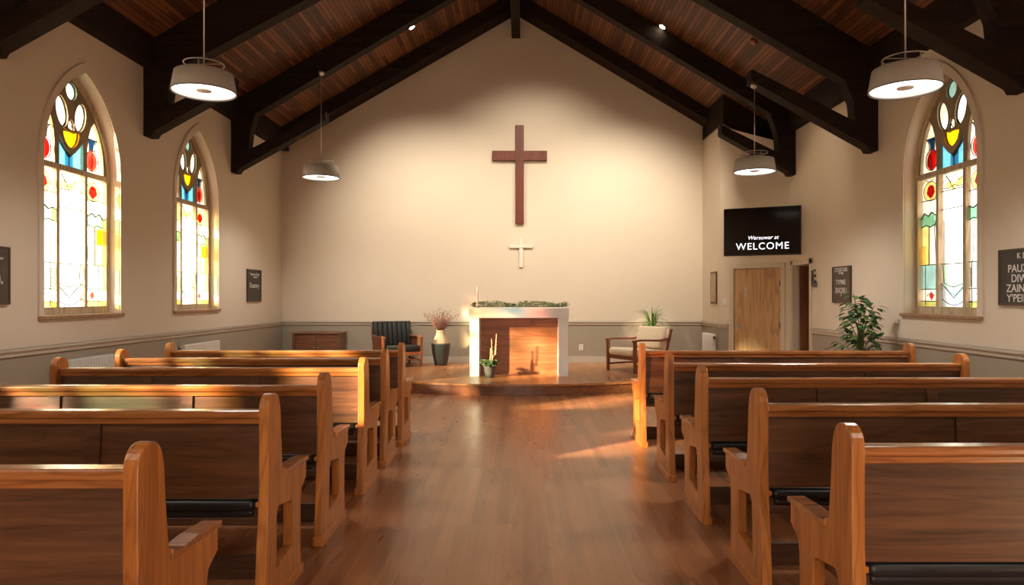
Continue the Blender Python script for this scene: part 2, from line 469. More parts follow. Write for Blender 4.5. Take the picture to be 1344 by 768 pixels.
truss(8.77, 6.65, 3.53, 3.34, (-4.43, 4.34), (4.085, 4.24), -3.66, 2.90, .30, 'middle dark roof truss, between the far truss and the cropped near one')
truss(6.15, 6.70, 3.66, 3.33, (-4.43, 4.40), (4.085, 4.24), -3.40, 3.05, .30, 'nearest dark roof truss, its ends cropped at the top corners of the photo')
# ridge beam and wall plates
b = MB(); b.box(XC-.085, XC+.085, YR, YB, 6.65, DECK+.05)
tag(b.build('ridge_beam', M['beam'], bevel=.006), 'dark ridge beam running along the peak of the timber ceiling', 'beam')
b = MB(); b.prism([(XL, 4.40), (XL+.14, 4.40), (XL+.14, deck(XL+.14)), (XL, deck(XL))], 'y', YR+.01, YB-.01)
tag(b.build('wall_plate', M['beam']), 'dark timber wall plate along the top of the left wall', 'beam')
b = MB(); b.prism([(XR, 4.23), (XR-.12, 4.23), (XR-.12, deck(XR-.12)), (XR, deck(XR))], 'y', YR+.01, 12.3)
tag(b.build('wall_plate', M['beam']), 'dark timber wall plate along the top of the right wall', 'beam')
b = MB()
b.prism([(XL, 4.42), (XC, 7.12), (XC, DECK+.02), (XL, deck(XL)+.02)], 'y', YB-.45, YB-.005)
b.prism([(XC, 7.12), (XR, 7.12-.597*(XR-XC)), (XR, deck(XR)+.02), (XC, DECK+.02)], 'y', YB-.45, YB-.005)
tag(b.build('gable_rafter', M['beam']), 'dark sloping gable rafters against the wall above the tall cross', 'beam')

# ------------------------------------------------------------------ stained glass windows
G = {k: glass('stained_glass_'+k, c) for k, c in dict(white=(.97,.95,.90), cream=(.97,.94,.86), yellow=(.88,.62,.04), pale_yellow=(.95,.88,.55),
     red=(.66,.05,.04), rose=(.74,.20,.16), blue=(.04,.15,.30), sky=(.30,.58,.72), pale_sky=(.55,.76,.80), green=(.45,.72,.60), aqua=(.66,.86,.80), lilac=(.74,.80,.90), dotted=(.68,.70,.38)).items()}
def make_window(name, loc, rz):
    root = empty(name, loc, rz, kind='structure')
    fw = .055
    inner = gothic(WW-2*fw, fw+.03, WSPR, WRISE-.085)
    outer = gothic(WW, 0, WSPR, WRISE)
    shape_obj('window_frame', [outer, inner], -.03, .04, M['frame_wood'], root)
    b = MB(); b.box(-.62, .62, -.028, .03, 1.55, 1.61)
    b.build('transom', M['frame_wood'], root)
    for u in (-.235, .235):
        b = MB(); b.box(u-.024, u+.024, -.026, .03, .07, 1.56); b.build('mullion', M['frame_wood'], root)
    # tracery plate with holes
    w2 = WW-2*fw
    out = gothic(w2+.02, 1.60, WSPR+.001, WRISE-.08)
    def lancet(s):
        p = [(.575, 1.615)]+[(x, z) for x, z in arc(.56-1.0, 1.62, 1.0, 4, 33, 8)]
        q = [(.27, 1.98), (.265, 1.80), (.265, 1.615)]
        mid = [(.345, 2.10)]
        pl = [(.575, 1.615), (.572, 1.72), (.555, 1.85), (.52, 1.98), (.47, 2.09), (.40, 2.20), (.34, 2.12), (.295, 2.00), (.272, 1.85), (.268, 1.615)]
        return [(s*x, z) for x, z in pl]
    blue = [(-.20, 1.615), (.20, 1.615), (.20, 1.93), (.13, 1.84), (.06, 1.775), (0, 1.74), (-.06, 1.775), (-.13, 1.84), (-.20, 1.93)]
    petal_l = ell(-.155, 2.19, .092, .165, 14); petal_r = ell(.155, 2.19, .092, .165, -14)
    circ = ell(0, 2.44, .092, .095)
    bowl = [(-.135, 2.02), (-.13, 1.95), (-.10, 1.88), (-.05, 1.835), (0, 1.82), (.05, 1.835), (.10, 1.88), (.13, 1.95), (.135, 2.02), (.07, 1.995), (0, 2.005), (-.07, 1.995)]
    fan = [(-.055, 2.02), (.055, 2.02), (.05, 2.09), (.02, 2.13), (-.02, 2.13), (-.05, 2.09)]
    shape_obj('tracery', [out, lancet(-1), lancet(1), blue, petal_l, petal_r, circ, bowl, fan], -.015, .02, M['tracery'], root)
    # glass
    g = MB()
    add_mesh(g, shape([gothic(WW-.04, .02, WSPR, WRISE-.03)], .030, .034), G['white'])
    def pane(pts, k, y=.022): add_mesh(g, shape([pts], y, y+.004), G[k])
    def rect(x0, x1, z0, z1, k, y=.022): pane([(x0, z0), (x1, z0), (x1, z1), (x0, z1)], k, y)
    pane(ell(0, 2.44, .095, .098), 'pale_sky'); pane(bowl, 'yellow', .021); pane(fan, 'cream')
    pane([(-.21, 1.60), (.21, 1.60), (.21, 1.95), (0, 1.74), (-.21, 1.95)], 'sky', .0225)
    rect(-.06, .07, 1.60, 1.77, 'sky', .016)
    for s in (-1, 1):
        c = .40
        pane([(s*x, z) for x, z in [(.36, 1.87), (.44, 1.87), (.45, 1.95), (.49, 2.0), (.31, 2.0), (.35, 1.95)]], 'blue')
        pane([(s*(c+x), z) for x, z in [(p[0], p[1]) for p in ell(0, 1.755, .105, .115)]], 'red' if s < 0 else 'rose', .021)
        pane(ell(s*(c+.02)-.03, 1.74, .045, .07), 'rose', .015)
        # lower side lights
        rect(s*.25, s*.60, 1.30, 1.55, 'cream', .0225)
        pane(ell(s*.42, 1.40, .13, .11), 'pale_yellow', .021)
        pane([(s*.42+x, 1.40+z) for x, z in [(0, -.085), (.08, -.02), (.055, .05), (0, .075), (-.055, .05), (-.08, -.02)]], 'red', .014)
        pane([(s*x, z) for x, z in [(.26, 1.0), (.60, 1.0), (.60, 1.10), (.54, 1.16), (.46, 1.12), (.40, 1.16), (.33, 1.12), (.26, 1.14)]], 'green')
        rect(s*.45, s*.60, .56, 1.0, 'pale_yellow'); rect(s*.60, s*.50, .80, .98, 'yellow', .015) if s > 0 else rect(-.60, -.52, .56, .78, 'pale_yellow', .015)
        rect(s*.30, s*.60, .28, .56, 'pale_sky')
        pane([(s*.42+x, .205+z) for x, z in [(0, -.05), (.045, 0), (0, .05), (-.045, 0)]], 'rose')
        rect(s*.26, s*.60, .085, .14, 'dotted')
    rect(-.21, .21, 1.36, 1.55, 'cream', .0225)
    for x, z in [(-.1, 1.42), (0, 1.40), (.1, 1.43)]: pane(ell(x, z, .055, .04, 20), 'pale_yellow', .015)
    pane([(-.19, .54), (.19, .54), (.17, .30), (.10, .24), (0, .21), (-.10, .24), (-.17, .30)], 'aqua', .021)
    pane([(-.21, .085), (.21, .085), (.21, .34), (.1, .26), (0, .22), (-.1, .26), (-.21, .34)], 'lilac', .0225)
    g.build('stained_glass', None, root)
    # lead lines
    l = MB(); rr = .0035
    def line(pts, r=rr, q=1.7): r *= q; l.tube([(x, .013, z) for x, z in pts], r, 5)
    for s in (-1, 1):
        for z in (1.30, .56, .28, .145): line([(s*.26, z), (s*.60, z)])
        line([(s*.26, 1.0), (s*.33, 1.02), (s*.42, .99), (s*.5, 1.02), (s*.6, 1.0)])
        line([(s*x, z) for x, z in [(.26, 1.14), (.33, 1.12), (.40, 1.16), (.46, 1.12), (.54, 1.16), (.60, 1.10)]], .005)
        line([(s*.30, .09), (s*.30, .56)]); line([(s*.45, .56), (s*.45, 1.0)]); line([(s*.31, .56), (s*.35, 1.0)], .0025)
        line([(s*.52, .09), (s*.52, .56)], .0025)
        for k in range(4):
            line([(s*(.27+.02*(j % 2)), .30+.05*k+.0125*j) for j in range(5)], .003)
        line([p for p in ell(s*.42, 1.40, .13, .11)]+[ell(s*.42, 1.40, .13, .11)[0]], .0025)
        line([(s*.40+.11*math.cos(a*.314), 1.755+.12*math.sin(a*.314)) for a in range(21)])
        line([(s*.31, 2.0), (s*.49, 2.0)], .005); line([(s*.36, 1.87), (s*.35, 1.95), (s*.31, 2.0)]); line([(s*.44, 1.87), (s*.45, 1.95), (s*.49, 2.0)])
        line([(s*.40, 1.87), (s*.41, 1.76), (s*.40, 1.64)], .0025)
        line([(s*.30, 1.5), (s*.36, 1.53), (s*.45, 1.51), (s*.52, 1.54), (s*.58, 1.5)], .0025)
        line([(s*.34, .21), (s*.42, .24), (s*.50, .20)], .0025)
        line([(s*.21, 1.60), (s*.21, 1.95), (0, 1.74)], .006)
    for z in (1.36, .555, 1.16): line([(-.21, z), (.21, z)])
    line([(0, 1.60), (0, 1.74)]); line([(-.19, .54), (-.17, .34), (0, .30), (.17, .34), (.19, .54)], .003)
    line([(-.21, .34), (-.1, .26), (0, .18), (.1, .26), (.21, .34)], .003)
    line([(-.21, .17), (-.1, .12), (0, .10), (.1, .12), (.21, .17)], .003)
    line([(-.2, 1.45), (-.12, 1.52), (-.05, 1.44), (.02, 1.52), (.09, 1.45), (.2, 1.5)], .0025)
    line([(-.16, 1.56), (0, 1.37)], .0025); line([(-.2, 1.40), (-.1, 1.38), (0, 1.41), (.1, 1.38), (.2, 1.40)], .0025)
    line([(.02, .70), (-.01, .76), (.03, .83)], .002)
    for e in (ell(0, 2.44, .094, .097), petal_l, petal_r): line(e+[e[0]], .006)
    line(bowl+[bowl[0]], .005); line(fan+[fan[0]], .004); line([(-.12, 2.02), (-.06, 2.10), (0, 2.02), (.07, 2.10), (.12, 2.02)], .004)
    line([(-.01, 2.34), (-.01, 2.22)], .012); line([(-.22, 1.99), (-.13, 1.84), (0, 1.72), (.13, 1.84), (.22, 1.99)], .007)
    l.build('lead_lines', M['lead'], root)
    # casing band around the opening, on the room face of the wall
    o1 = gothic(WW+.12, 0, WSPR, WRISE+.11); i1 = gothic(WW-.004, 0, WSPR, WRISE)
    shape_obj('arch_casing', [o1, i1], -.15-.022, -.149, M['wall'], root, bev=.004)
    b = MB(); b.box(-.72, .72, -.15-.035, -.02, -.035, .004, bev=.006)
    b.build('window_sill', M['sill'], root)
    return root
for i, c in enumerate(left_win):
    if i == 0: w0 = make_window('window_2', (XL-.15, c, SILL), R(90)); continue
    w = copy_tree(w0); w.name = 'window_%d' % (2+i); w.location.y = c
for i, c in enumerate(right_win):
    w = copy_tree(w0); w.name = 'window_%d' % (6+i); w.location = (XR+.15, c, SILL); w.rotation_euler = (0,0,R(-90))

# ------------------------------------------------------------------ pews
def end_outline():
    o = [(0.0, 0), (.005, .12), (.02, .30), (.045, .46), (.055, .60), (.055, .93)]
    o += [(.13+.075*math.cos(R(a)), .955+.075*math.sin(R(a))) for a in range(170, 5, -15)]
    o += [(.215, .93), (.225, .80), (.24, .67), (.25, .625), (.285, .598), (.35, .598), (.62, .588), (.62, .50), (.54, .455), (.525, .40), (.52, .20), (.53, 0)]
    return o
SLOT = [(.15, .17), (.385, .20), (.38, .42), (.365, .44), (.19, .465), (.165, .44)]
def make_pew(s, length, stiles):
    """aisle end at local x=0, runs to s*length; back of pew at low y, faces +y"""
    root = empty('church_pew')
    T = .05
    def end(x0, aisle):
        me = shape([end_outline(), SLOT], 0, T, bev=.005)
        mat = Matrix(((0, s, 0, x0), (1, 0, 0, 0), (0, 0, 1, 0), (0, 0, 0, 1)))
        mb = MB(); add_mesh(mb, me, M['pew_end'], mat); bmesh.ops.recalc_face_normals(mb.bm, faces=mb.bm.faces)
        e = mb.build('end_panel', M['pew_end'], root)
        b = MB(); a0, a1 = sorted((x0-s*.008, x0+s*(T+.008)))
        b.box(a0, a1, -.012, .545, 0, .055, bev=.004); b.build('foot_block', M['pew_end'], e)
        b = MB(); a0, a1 = sorted((x0-s*.010, x0+s*(T+.018)))
        v = b.prism([(.25, .598), (.30, .598), (.45, .594), (.635, .588), (.635, .612), (.45, .622), (.33, .618), (.27, .625), (.25, .64)], 'x', a0, a1)
        b.build('armrest', M['pew_rail'], e, bevel=.004)
    end(0, True); end(s*(length-T), False)
    x0, x1 = sorted((s*T, s*(length-T)))
    b = MB(); b.prism([(.085, .53), (.115, .905), (.140, .905), (.112, .53)], 'x', x0, x1)
    b.build('back_panel', M['pew_back'], root)
    for f in stiles:
        xs = s*length*f; b = MB(); b.prism([(.075, .53), (.105, .905), (.12, .905), (.09, .53)], 'x', xs-.035, xs+.035)
        b.build('stile', M['pew_back'], root)
    b = MB(); b.box(x0, x1, .082, .165, .912, .950, bev=.012, seg=3)
    v = b.box(x0, x1, .095, .150, .885, .915, bev=.006)
    b.build('top_rail', M['pew_rail'], root)
    b = MB(); b.box(x0, x1, .13, .54, .385, .425, bev=.006); b.box(x0, x1, .13, .155, .425, .54)
    b.build('seat', M['pew_seat'], root)
    b = MB(); b.box(x0+.03, x1-.03, .09, .53, .462, .525, bev=.028, seg=4, smooth=True)
    b.box(x0+.05, x1-.05, .12, .52, .425, .47, bev=.018, seg=3)
    b.build('seat_cushion', M['black_vinyl'], root)
    b = MB(); b.box(x0, x1, .43, .455, 0.0, .125, bev=.003); b.build('foot_rail', M['pew_seat'], root)
    b = MB(); xx = s*(T+.012); a0, a1 = sorted((xx-s*.012, xx+s*.012)); b.box(a0, a1, .075, .13, .49, .515, bev=.004); b.build('seat_bracket', M['pew_end'], root)
    return root
LY = [2.09, 3.20, 4.12, 5.17, 6.00, 6.85]; RYS = [2.42, 3.39, 4.50, 5.53, 6.80]; RL = [2.25, 2.25, 2.30, 2.46, 2.75]
nums = ['nearest', 'second', 'third', 'fourth', 'fifth', 'farthest']
def llabel(side, i, n):
    if i == 0: return 'orange wooden pew nearest the camera on the %s side of the aisle' % side
    if i == n-1: return 'wooden pew in the front row nearest the platform, %s side of the aisle' % side
    return 'wooden pew in the %s row from the camera, %s side of the aisle' % (nums[i], side)
p = make_pew(-1, 2.40, (.36, .70))
for i, y in enumerate(LY):
    o = p if i == 0 else copy_tree(p)
    o.location = (-1.20, y, 0); tag(o, llabel('left', i, 6), 'pew', 'wooden pews left of the aisle')
prev = {}
for i, (y, L) in enumerate(zip(RYS, RL)):
    if L in prev: o = copy_tree(prev[L])
    else: o = prev[L] = make_pew(1, L, (.47,) if i < 2 else (.36, .68))
    o.location = (1.19, y, 0); tag(o, llabel('right', i, 5), 'pew', 'wooden pews right of the aisle')

# ------------------------------------------------------------------ altar and its dressing
AYF = 11.28; t = empty('altar', (-.05, AYF, PLAT), label='white altar table with a wooden panel, standing centrally on the platform', cat='altar')
b = MB(); b.box(-.825, .825, -.01, .78, .965, 1.125, bev=.004); b.build('altar_top', M['white_paint'], t)
for x0, x1 in ((-.81, -.655), (.655, .81)):
    b = MB(); b.box(x0, x1, 0, .76, 0, .965, bev=.004); b.build('leg', M['white_paint'], t)
b = MB(); b.box(-.655, .655, .40, .44, .03, .965); b.box(-.655, .655, .39, .45, 0, .03); b.build('front_panel', M['altar_wood'], t)
atop = PLAT+1.125
b = MB()
for k in range(900):
    x = -.80+1.60*random.random(); prof = .5+.5*abs(math.sin(x*4.1+.6))
    a = random.random()*6.28; y = max(-.07, min(.07, random.gauss(0, .035)))
    b.leaf((x, y, .012+random.random()*.095*prof), (math.cos(a), math.sin(a)*.8, .25+random.random()*.7), .055+.035*random.random(), .024, M['leaf'] if random.random() < .72 else M['leaf_p'], .4)
b.tube([(-.78+.08*i, .02*math.sin(i*1.3), .018) for i in range(20)], .006, 6, M['stem'])
o = b.build('leaf_garland', None, None, (-.03, AYF+.27, atop)); tag(o, 'low green leafy garland laid along the front of the altar top', 'garland')
t = empty('altar_candle', (-.735, AYF+.035, atop), label='thin ivory taper candle standing at the left end of the altar top', cat='candle')
b = MB(); b.lathe([(.03, 0), (.03, .006), (.014, .012), (.012, .04), (.016, .05)], n=16); b.build('candle_holder', M['nickel'], t)
b = MB(); b.lathe([(.014, .04), (.014, .335), (.006, .345)], n=12); b.build('wax_stick', M['candle'], t)
b = MB(); b.tube([(0,0,.34), (.001,0,.355)], .0012, 5); b.build('wick', M['lead'], t)
# potted plant with catkins under the altar
PX, PY = -.527, 11.14
t = empty('potted_plant', (PX, PY, PLAT), label='small grey pot of green leaves with tan catkin stems, at the altar left foot', cat='plant')
b = MB(); b.lathe([(.062, 0), (.078, .08), (.092, .175), (.098, .18), (.096, .20), (.086, .20), (.084, .175)], n=28); b.build('pot', M['pot_grey'], t)
b = MB(); b.lathe([(.002, .17), (.085, .176)], n=20); b.build('soil', M['soil'], t)
b = MB()
for k in range(110):
    a = random.random()*6.28; r = .05+.11*random.random(); z = .20+.10*random.random()
    b.leaf((math.cos(a)*r*.8, math.sin(a)*r*.6, z), (math.cos(a), math.sin(a), .3), .07, .045, M['leaf_d'] if k % 4 else M['leaf_p'], .5)
for k in range(14):
    a = k*.449; b.tube([(0, 0, .17), (math.cos(a)*.06, math.sin(a)*.05, .25), (math.cos(a)*.11, math.sin(a)*.08, .26)], .003, 5, M['stem'])
b.build('foliage', None, t)
for (x0, z0, x1, z1) in ((.015, .27, .02, .47), (.05, .25, .035, .62), (.10, .38, .115, .70)):
    b = MB(); b.tube([(.0, 0, .17), (x0*.8, 0, z0), (x1, -.005, z1)], .004, 6, M['catkin'])
    n = 16
    for k in range(n):
        f = k/(n-1); b.ball((x0+(x1-x0)*f+.004*math.sin(k*2.1), .004*math.cos(k*2.3), z0+(z1-z0)*f), (.0115*(1-.4*f), .0115, .014), M['catkin'], 8)
    b.build('catkin_stem', M['catkin'], t)

# crosses
t = empty('wall_cross', (-.045, YB-.002, 2.95), label='large dark red-brown wooden cross high on the back wall', cat='cross')
b = MB(); b.box(-.085, .085, -.07, 0, 0, 1.955, bev=.004); b.build('upright', M['cross_wood'], t)
b = MB(); b.box(-.545, .545, -.073, -.003, 1.255, 1.445, bev=.004); b.build('crossbar', M['cross_wood'], t)
t = empty('wall_cross', (-.015, YB-.002, 2.08), label='small ivory cross on the back wall below the large dark one', cat='cross')
def cross_arm(w, h, horiz=False):
    b = MB()
    b.box(-w, w, -.035, 0, 0, h, bev=.004) if not horiz else b.box(-w, w, -.04, -.003, -h, h, bev=.004)
    return b
cross_arm(.036, .58).build('upright', M['cross_pale'], t)
cb = cross_arm(.225, .035, True).build('crossbar', M['cross_pale'], t, (0, 0, .42))
for s in (-1, 1):
    b = MB(); b.ball((s*.225, -.02, 0), (.018, .02, .045), n=10); b.build('end_boss', M['cross_pale'], cb)

# ------------------------------------------------------------------ armchairs
def armchair(loc, rz, up, label, closed):
    t = empty('armchair', loc, rz, label=label, cat='armchair')
    w, d = .36, .34
    leg_m = M['chair_wood']
    for sx in (-1, 1):
        b = MB(); v = b.prism([(-d-.02, 0), (-d+.03, 0), (-d+.035, .55), (-d-.03, .55)], 'x', sx*w-.02, sx*w+.02); b.build('front_leg', leg_m, t, bevel=.005)
        b = MB(); b.prism([(d+.06, 0), (d+.10, 0), (d+.06, .32), (d+.19, .74), (d+.15, .74), (d+.01, .32)], 'x', sx*w-.018, sx*w+.018); b.build('rear_leg', leg_m, t, bevel=.005)
        b = MB(); b.prism([(-d-.05, .535), (-d-.045, .57), (-d+.1, .582), (d-.1, .565), (d+.12, .60), (d+.12, .565), (d-.1, .53), (-d+.1, .548)], 'x', sx*w-.032, sx*w+.032); b.build('armrest', leg_m, t, bevel=.007)
        if closed:
            b = MB(); b.prism([(-d+.0, .24), (-d+.02, .54), (d+.09, .55), (d+.02, .26)], 'x', sx*w-.010, sx*w+.010); b.build('side_panel', leg_m, t)
    b = MB()
    b.box(-w, w, -d-.005, -d+.02, .22, .29, bev=.004); b.box(-w, w, d, d+.03, .22, .29, bev=.004)
    for sx in (-1, 1):
        b.box(sx*w-.012, sx*w+.012, -d, d+.04, .22, .28, bev=.004); b.box(sx*w-.01, sx*w+.01, -d, d+.07, .105, .135, bev=.003)
    if closed: b.box(-w, w, -d, -d+.022, .13, .155, bev=.003)
    b.box(-w, w, d+.13, d+.155, .70, .74, bev=.004); b.box(-w, w, d+.06, d+.085, .48, .52, bev=.004)
    b.build('seat_frame', leg_m, t)
    b = MB(); v = b.box(-w+.035, w-.035, -d-.03, d, .28, .41, bev=.05, seg=4, smooth=True)
    for q in v: q.co.z += (.018*(1-(q.co.x/w)**2) if q.co.z > .35 else 0)-.04*(q.co.y+d)/(2*d)
    b.build('seat_cushion', up, t)
    b = MB()
    Rm = Matrix.Translation((0, d-.045, .37)) @ Matrix.Rotation(R(-14), 4, 'X')
    if closed:
        n = 8; ww = (2*w+.02)/n
        v = []
        for k in range(n):
            x0 = -w-.01+k*ww; v += b.box(x0+.001, x0+ww-.001, -.035, .06, 0, .45, bev=.022, seg=3, smooth=True)
        v += b.box(-w-.01, w+.01, .01, .085, .0, .465, bev=.03, seg=3, smooth=True)
        v += b.box(-w-.02, w+.02, -.03, .08, .43, .48, bev=.023, seg=3, smooth=True)
    else:
        v = b.box(-w+.03, w-.03, -.06, .075, .03, .42, bev=.05, seg=4, smooth=True)
        v += b.box(-w+.01, w-.01, .06, .10, .0, .40, bev=.015, seg=3, smooth=True)
    b.xf(v, Rm)
    b.build('back_cushion', up, t)
    return t
armchair((-2.36, 13.0, PLAT), R(26), M['black_leather'], 'black leather armchair with channelled back and wooden arms, left of the vase', True)
armchair((2.02, 12.15, PLAT), R(-58), M['cream'], 'cream cushioned wooden armchair on the platform, right of the altar', False)

# vase with dried stems
t = empty('floor_vase', (-1.555, 13.15, PLAT), label='two-tone vase, charcoal below and tan above, holding dried twigs, by the black armchair', cat='vase')
b = MB(); b.lathe([(.115, 0), (.125, .03), (.165, .25), (.182, .40), (.184, .415), (.17, .42)], n=40); b.build('vase_base', M['vase_dark'], t)
b = MB(); b.lathe([(.165, .405), (.160, .44), (.12, .52), (.085, .60), (.078, .65), (.085, .67), (.075, .67), (.068, .64)], n=40); b.build('vase_neck', M['vase_tan'], t)
b = MB()
for k in range(95):
    a = random.random()*6.28; sp = random.random()**.7; L = .22+.32*random.random()
    dx, dy = math.cos(a)*sp*.75, math.sin(a)*sp*.5
    p0 = Vector((dx*.04, dy*.04, .62)); p1 = p0+Vector((dx*.35*L, dy*.35*L, L*.5)); p2 = p0+Vector((dx*L, dy*L, L*(1-.25*sp)))
    b.tube([p0, p1, p2], .0035, 4, r2=.0015)
    for q in range(5):
        f = .35+.13*q; c = p0.lerp(p2, f)+Vector((random.gauss(0, .008), random.gauss(0, .008), random.gauss(0, .008)))
        b.ball(c, (.006, .006, .011), None, 6)
b.build('dried_twigs', M['dried'], t)

# spider plant on a stand behind the cream chair
t = empty('spider_plant', (2.50, 13.2, PLAT), label='grassy spider plant in a pot behind the cream armchair', cat='plant')
b = MB(); b.lathe([(.14, 0), (.145, .02), (.02, .05), (.018, .46), (.13, .48), (.13, .50)], n=24); b.build('stand', M['chair_wood'], t)
b = MB(); b.lathe([(.09, .50), (.13, .68), (.135, .70), (.12, .70), (.115, .67)], n=28); b.build('pot', M['pot_terra'], t)
b = MB()
for k in range(105):
    a = random.random()*6.28; L = .34+.30*random.random(); up = .6+1.0*random.random()
    if k % 13 == 0: L *= 1.35
    dx, dy = math.cos(a), math.sin(a)
    n = 7; prev_ = None
    for i in range(n+1):
        f = i/n; r = L*f*.85/(up+.3)*.95; z = .68+L*(up*f-1.0*f*f*.8)
        p = Vector((dx*r, dy*r, z)); wd = .013*(1-f)**.6+.001; sd_ = Vector((-dy, dx, 0))*wd
        cur = (b.bm.verts.new(p-sd_), b.bm.verts.new(p+Vector((0,0,-.003))), b.bm.verts.new(p+sd_))
        if prev_:
            for q in (0, 1):
                fc = b.bm.faces.new((prev_[q], prev_[q+1], cur[q+1], cur[q])); fc.smooth = True; fc.material_index = b.mi(M['leaf'] if k % 3 else M['leaf_p'])
        prev_ = cur
b.build('foliage', None, t)

# leafy potted shrub near the right wall
t = empty('potted_shrub', (4.10, 8.30, .03-.03), label='tall green leafy potted plant by the right wall, below the small notice board', cat='plant')
b = MB(); b.lathe([(.13, 0), (.17, .26), (.18, .30), (.165, .30), (.16, .27)], n=30); b.build('pot', M['pot_terra'], t)
b = MB(); b.lathe([(.002, .26), (.16, .265)], n=20); b.build('soil', M['soil'], t)
stems = MB(); lv = MB()
for k in range(26):
    a = k*2.4; h = .60+.94*(k/25)
    r = (.21 if h < 1.4 else .12)*(.75+.4*random.random())
    base = Vector((.015*math.cos(a), .015*math.sin(a), .27)); top = Vector((math.cos(a)*r, math.sin(a)*r, h))
    mid = Vector((math.cos(a)*.03, math.sin(a)*.03, h*.78))
    stems.tube([base, mid, mid.lerp(top, .5)+Vector((0,0,.03)), top], .007, 6, r2=.003)
    for q in range(13):
        f = .35+.65*q/12; c = mid.lerp(top, f)+Vector((random.gauss(0,.03), random.gauss(0,.03), random.gauss(0,.02)))
        aa = a+random.gauss(0, 1.1)
        lv.leaf(c, (math.cos(aa), math.sin(aa), .1), .085+.03*random.random(), .058, M['leaf_d'] if random.random() < .8 else M['leaf'], .55)
stems.tube([(0,0,.26), (.01,0,.8), (0,.01,1.4)], .011, 8, r2=.005)
stems.build('stems', M['stem'], t); lv.build('foliage', None, t)

# cabinet, radiators
t = empty('low_cabinet', (-3.93, 13.35, PLAT), label='low brown wooden cabinet against the back wall at far left', cat='cabinet')
b = MB(); b.box(-.45, .45, -.24, .26, .04, .60); b.box(-.43, .43, -.22, .24, 0, .04); b.build('body', M['cab'], t)
b = MB(); b.box(-.47, .47, -.275, .27, .60, .625, bev=.004); b.build('top', M['cab'], t)
for s in (-1, 1):
    x0, x1 = sorted((s*.006, s*.40))
    b = MB(); b.box(x0, x1, -.262, -.24, .07, .575, bev=.003); dd = b.build('door', M['cab'], t)
    b = MB(); b.ball((s*.035, -.272, .34), .011, n=10); b.build('knob', M['nickel'], dd)
for s in (-1, 1):
    b = MB(); x0, x1 = sorted((s*.405, s*.455)); b.box(x0, x1, -.268, -.24, .03, .60, bev=.003); b.build('corner_stile', M['cab'], t)

def radiator(x, y0, y1, z0, z1, sgn, label, n):
    t = empty('radiator', (x, (y0+y1)/2, 0), label=label, cat='radiator')
    L = (y1-y0)/2
    b = MB()
    if n:
        for i in range(n):
            yc = -L+(i+.5)*2*L/n
            v = b.box(0, .10, yc-L/n*.72, yc+L/n*.72, z0, z1, bev=.018, seg=3, smooth=True)
            for q in v: q.co.x *= sgn
    else:
        a0, a1 = sorted((sgn*.02, sgn*.10)); b.box(a0, a1, -L, L, z0, z1, bev=.01)
    b.build('columns' if n else 'panel', M['radiator'], t)
    b = MB(); b.tube([(sgn*.05, -L-.03, z0+.08), (sgn*.05, L+.03, z0+.08)], .014, 8); b.tube([(sgn*.05, -L-.03, z1-.06), (sgn*.05, L+.02, z1-.06)], .014, 8)
    b.tube([(sgn*.05, -L-.03, z0+.09), (sgn*.05, -L-.03, 0)], .010, 8)
    b.build('pipe', M['radiator'], t)
    b = MB(); b.ball((sgn*.05, -L-.04, z1-.06), (.025, .03, .03), n=10); b.build('valve', M['lead'], t)
    for q in (-1, 1):
        b = MB(); a0, a1 = sorted((sgn*.0, sgn*.09)); b.box(a0, a1, q*L*.8-.02, q*L*.8+.02, z0-.10, z0+.01); b.build('bracket', M['radiator'], t)
    return t
radiator(XL+.02, 6.98, 7.92, .15, .84, 1, 'white ribbed column radiator on the left wall below the nearer arched window', 20)
radiator(XL+.02, 9.50, 10.62, .15, .82, 1, 'flat white panel radiator on the left wall below the farther arched window', 0)
radiator(AX-.02, 12.66, 13.30, PLAT+.12, .80, -1, 'small white ribbed radiator on the alcove return wall beside the far pews', 12)

# ------------------------------------------------------------------ doors
t = empty('door_1', (0,0,0), kind='structure'); t.matrix_world = Dm
b = MB(); b.box(dx0+.045, dx1-.045, .012, .052, .005, 1.985); d1 = b.build('door_leaf', M['oak'], t)
b = MB()
for (a0, a1, z0, z1) in ((dx0-.045, dx0+.035, 0, 2.075), (dx1-.035, dx1+.045, 0, 2.075)): b.box(a0, a1, -.018, .06, z0, z1, bev=.004)
b.box(dx0-.045, dx1+.045, -.0175, .06, 1.99, 2.075, bev=.004); b.build('door_frame', M['casing'], t)
b = MB(); b.box(dx0+.06, dx0+.11, .0, .012, .88, 1.02, bev=.003)
b.tube([(dx0+.085, .01, .97), (dx0+.085, -.045, .97), (dx0+.10, -.055, .97), (dx0+.20, -.052, .965)], .010, 8)
b.build('door_handle', M['nickel'], d1)
for z in (1.72, 1.0, .25):
    b = MB(); b.box(dx1-.062, dx1-.040, .0, .015, z-.05, z+.05); b.build('hinge', M['lead'], d1)
# small pale emblem of loops on the door (unreadable at this size)
b = MB()
for k, (r, z) in enumerate(((.026, 1.66), (.022, 1.61), (.028, 1.555), (.020, 1.50))):
    e = ell(dx0+.26+(.008 if k % 2 else -.006), z, r*.85, r); b.tube([(x, .006, zz) for x, zz in e], .0055, 6, closed=True)
b.build('door_emblem', M['plastic'], d1)
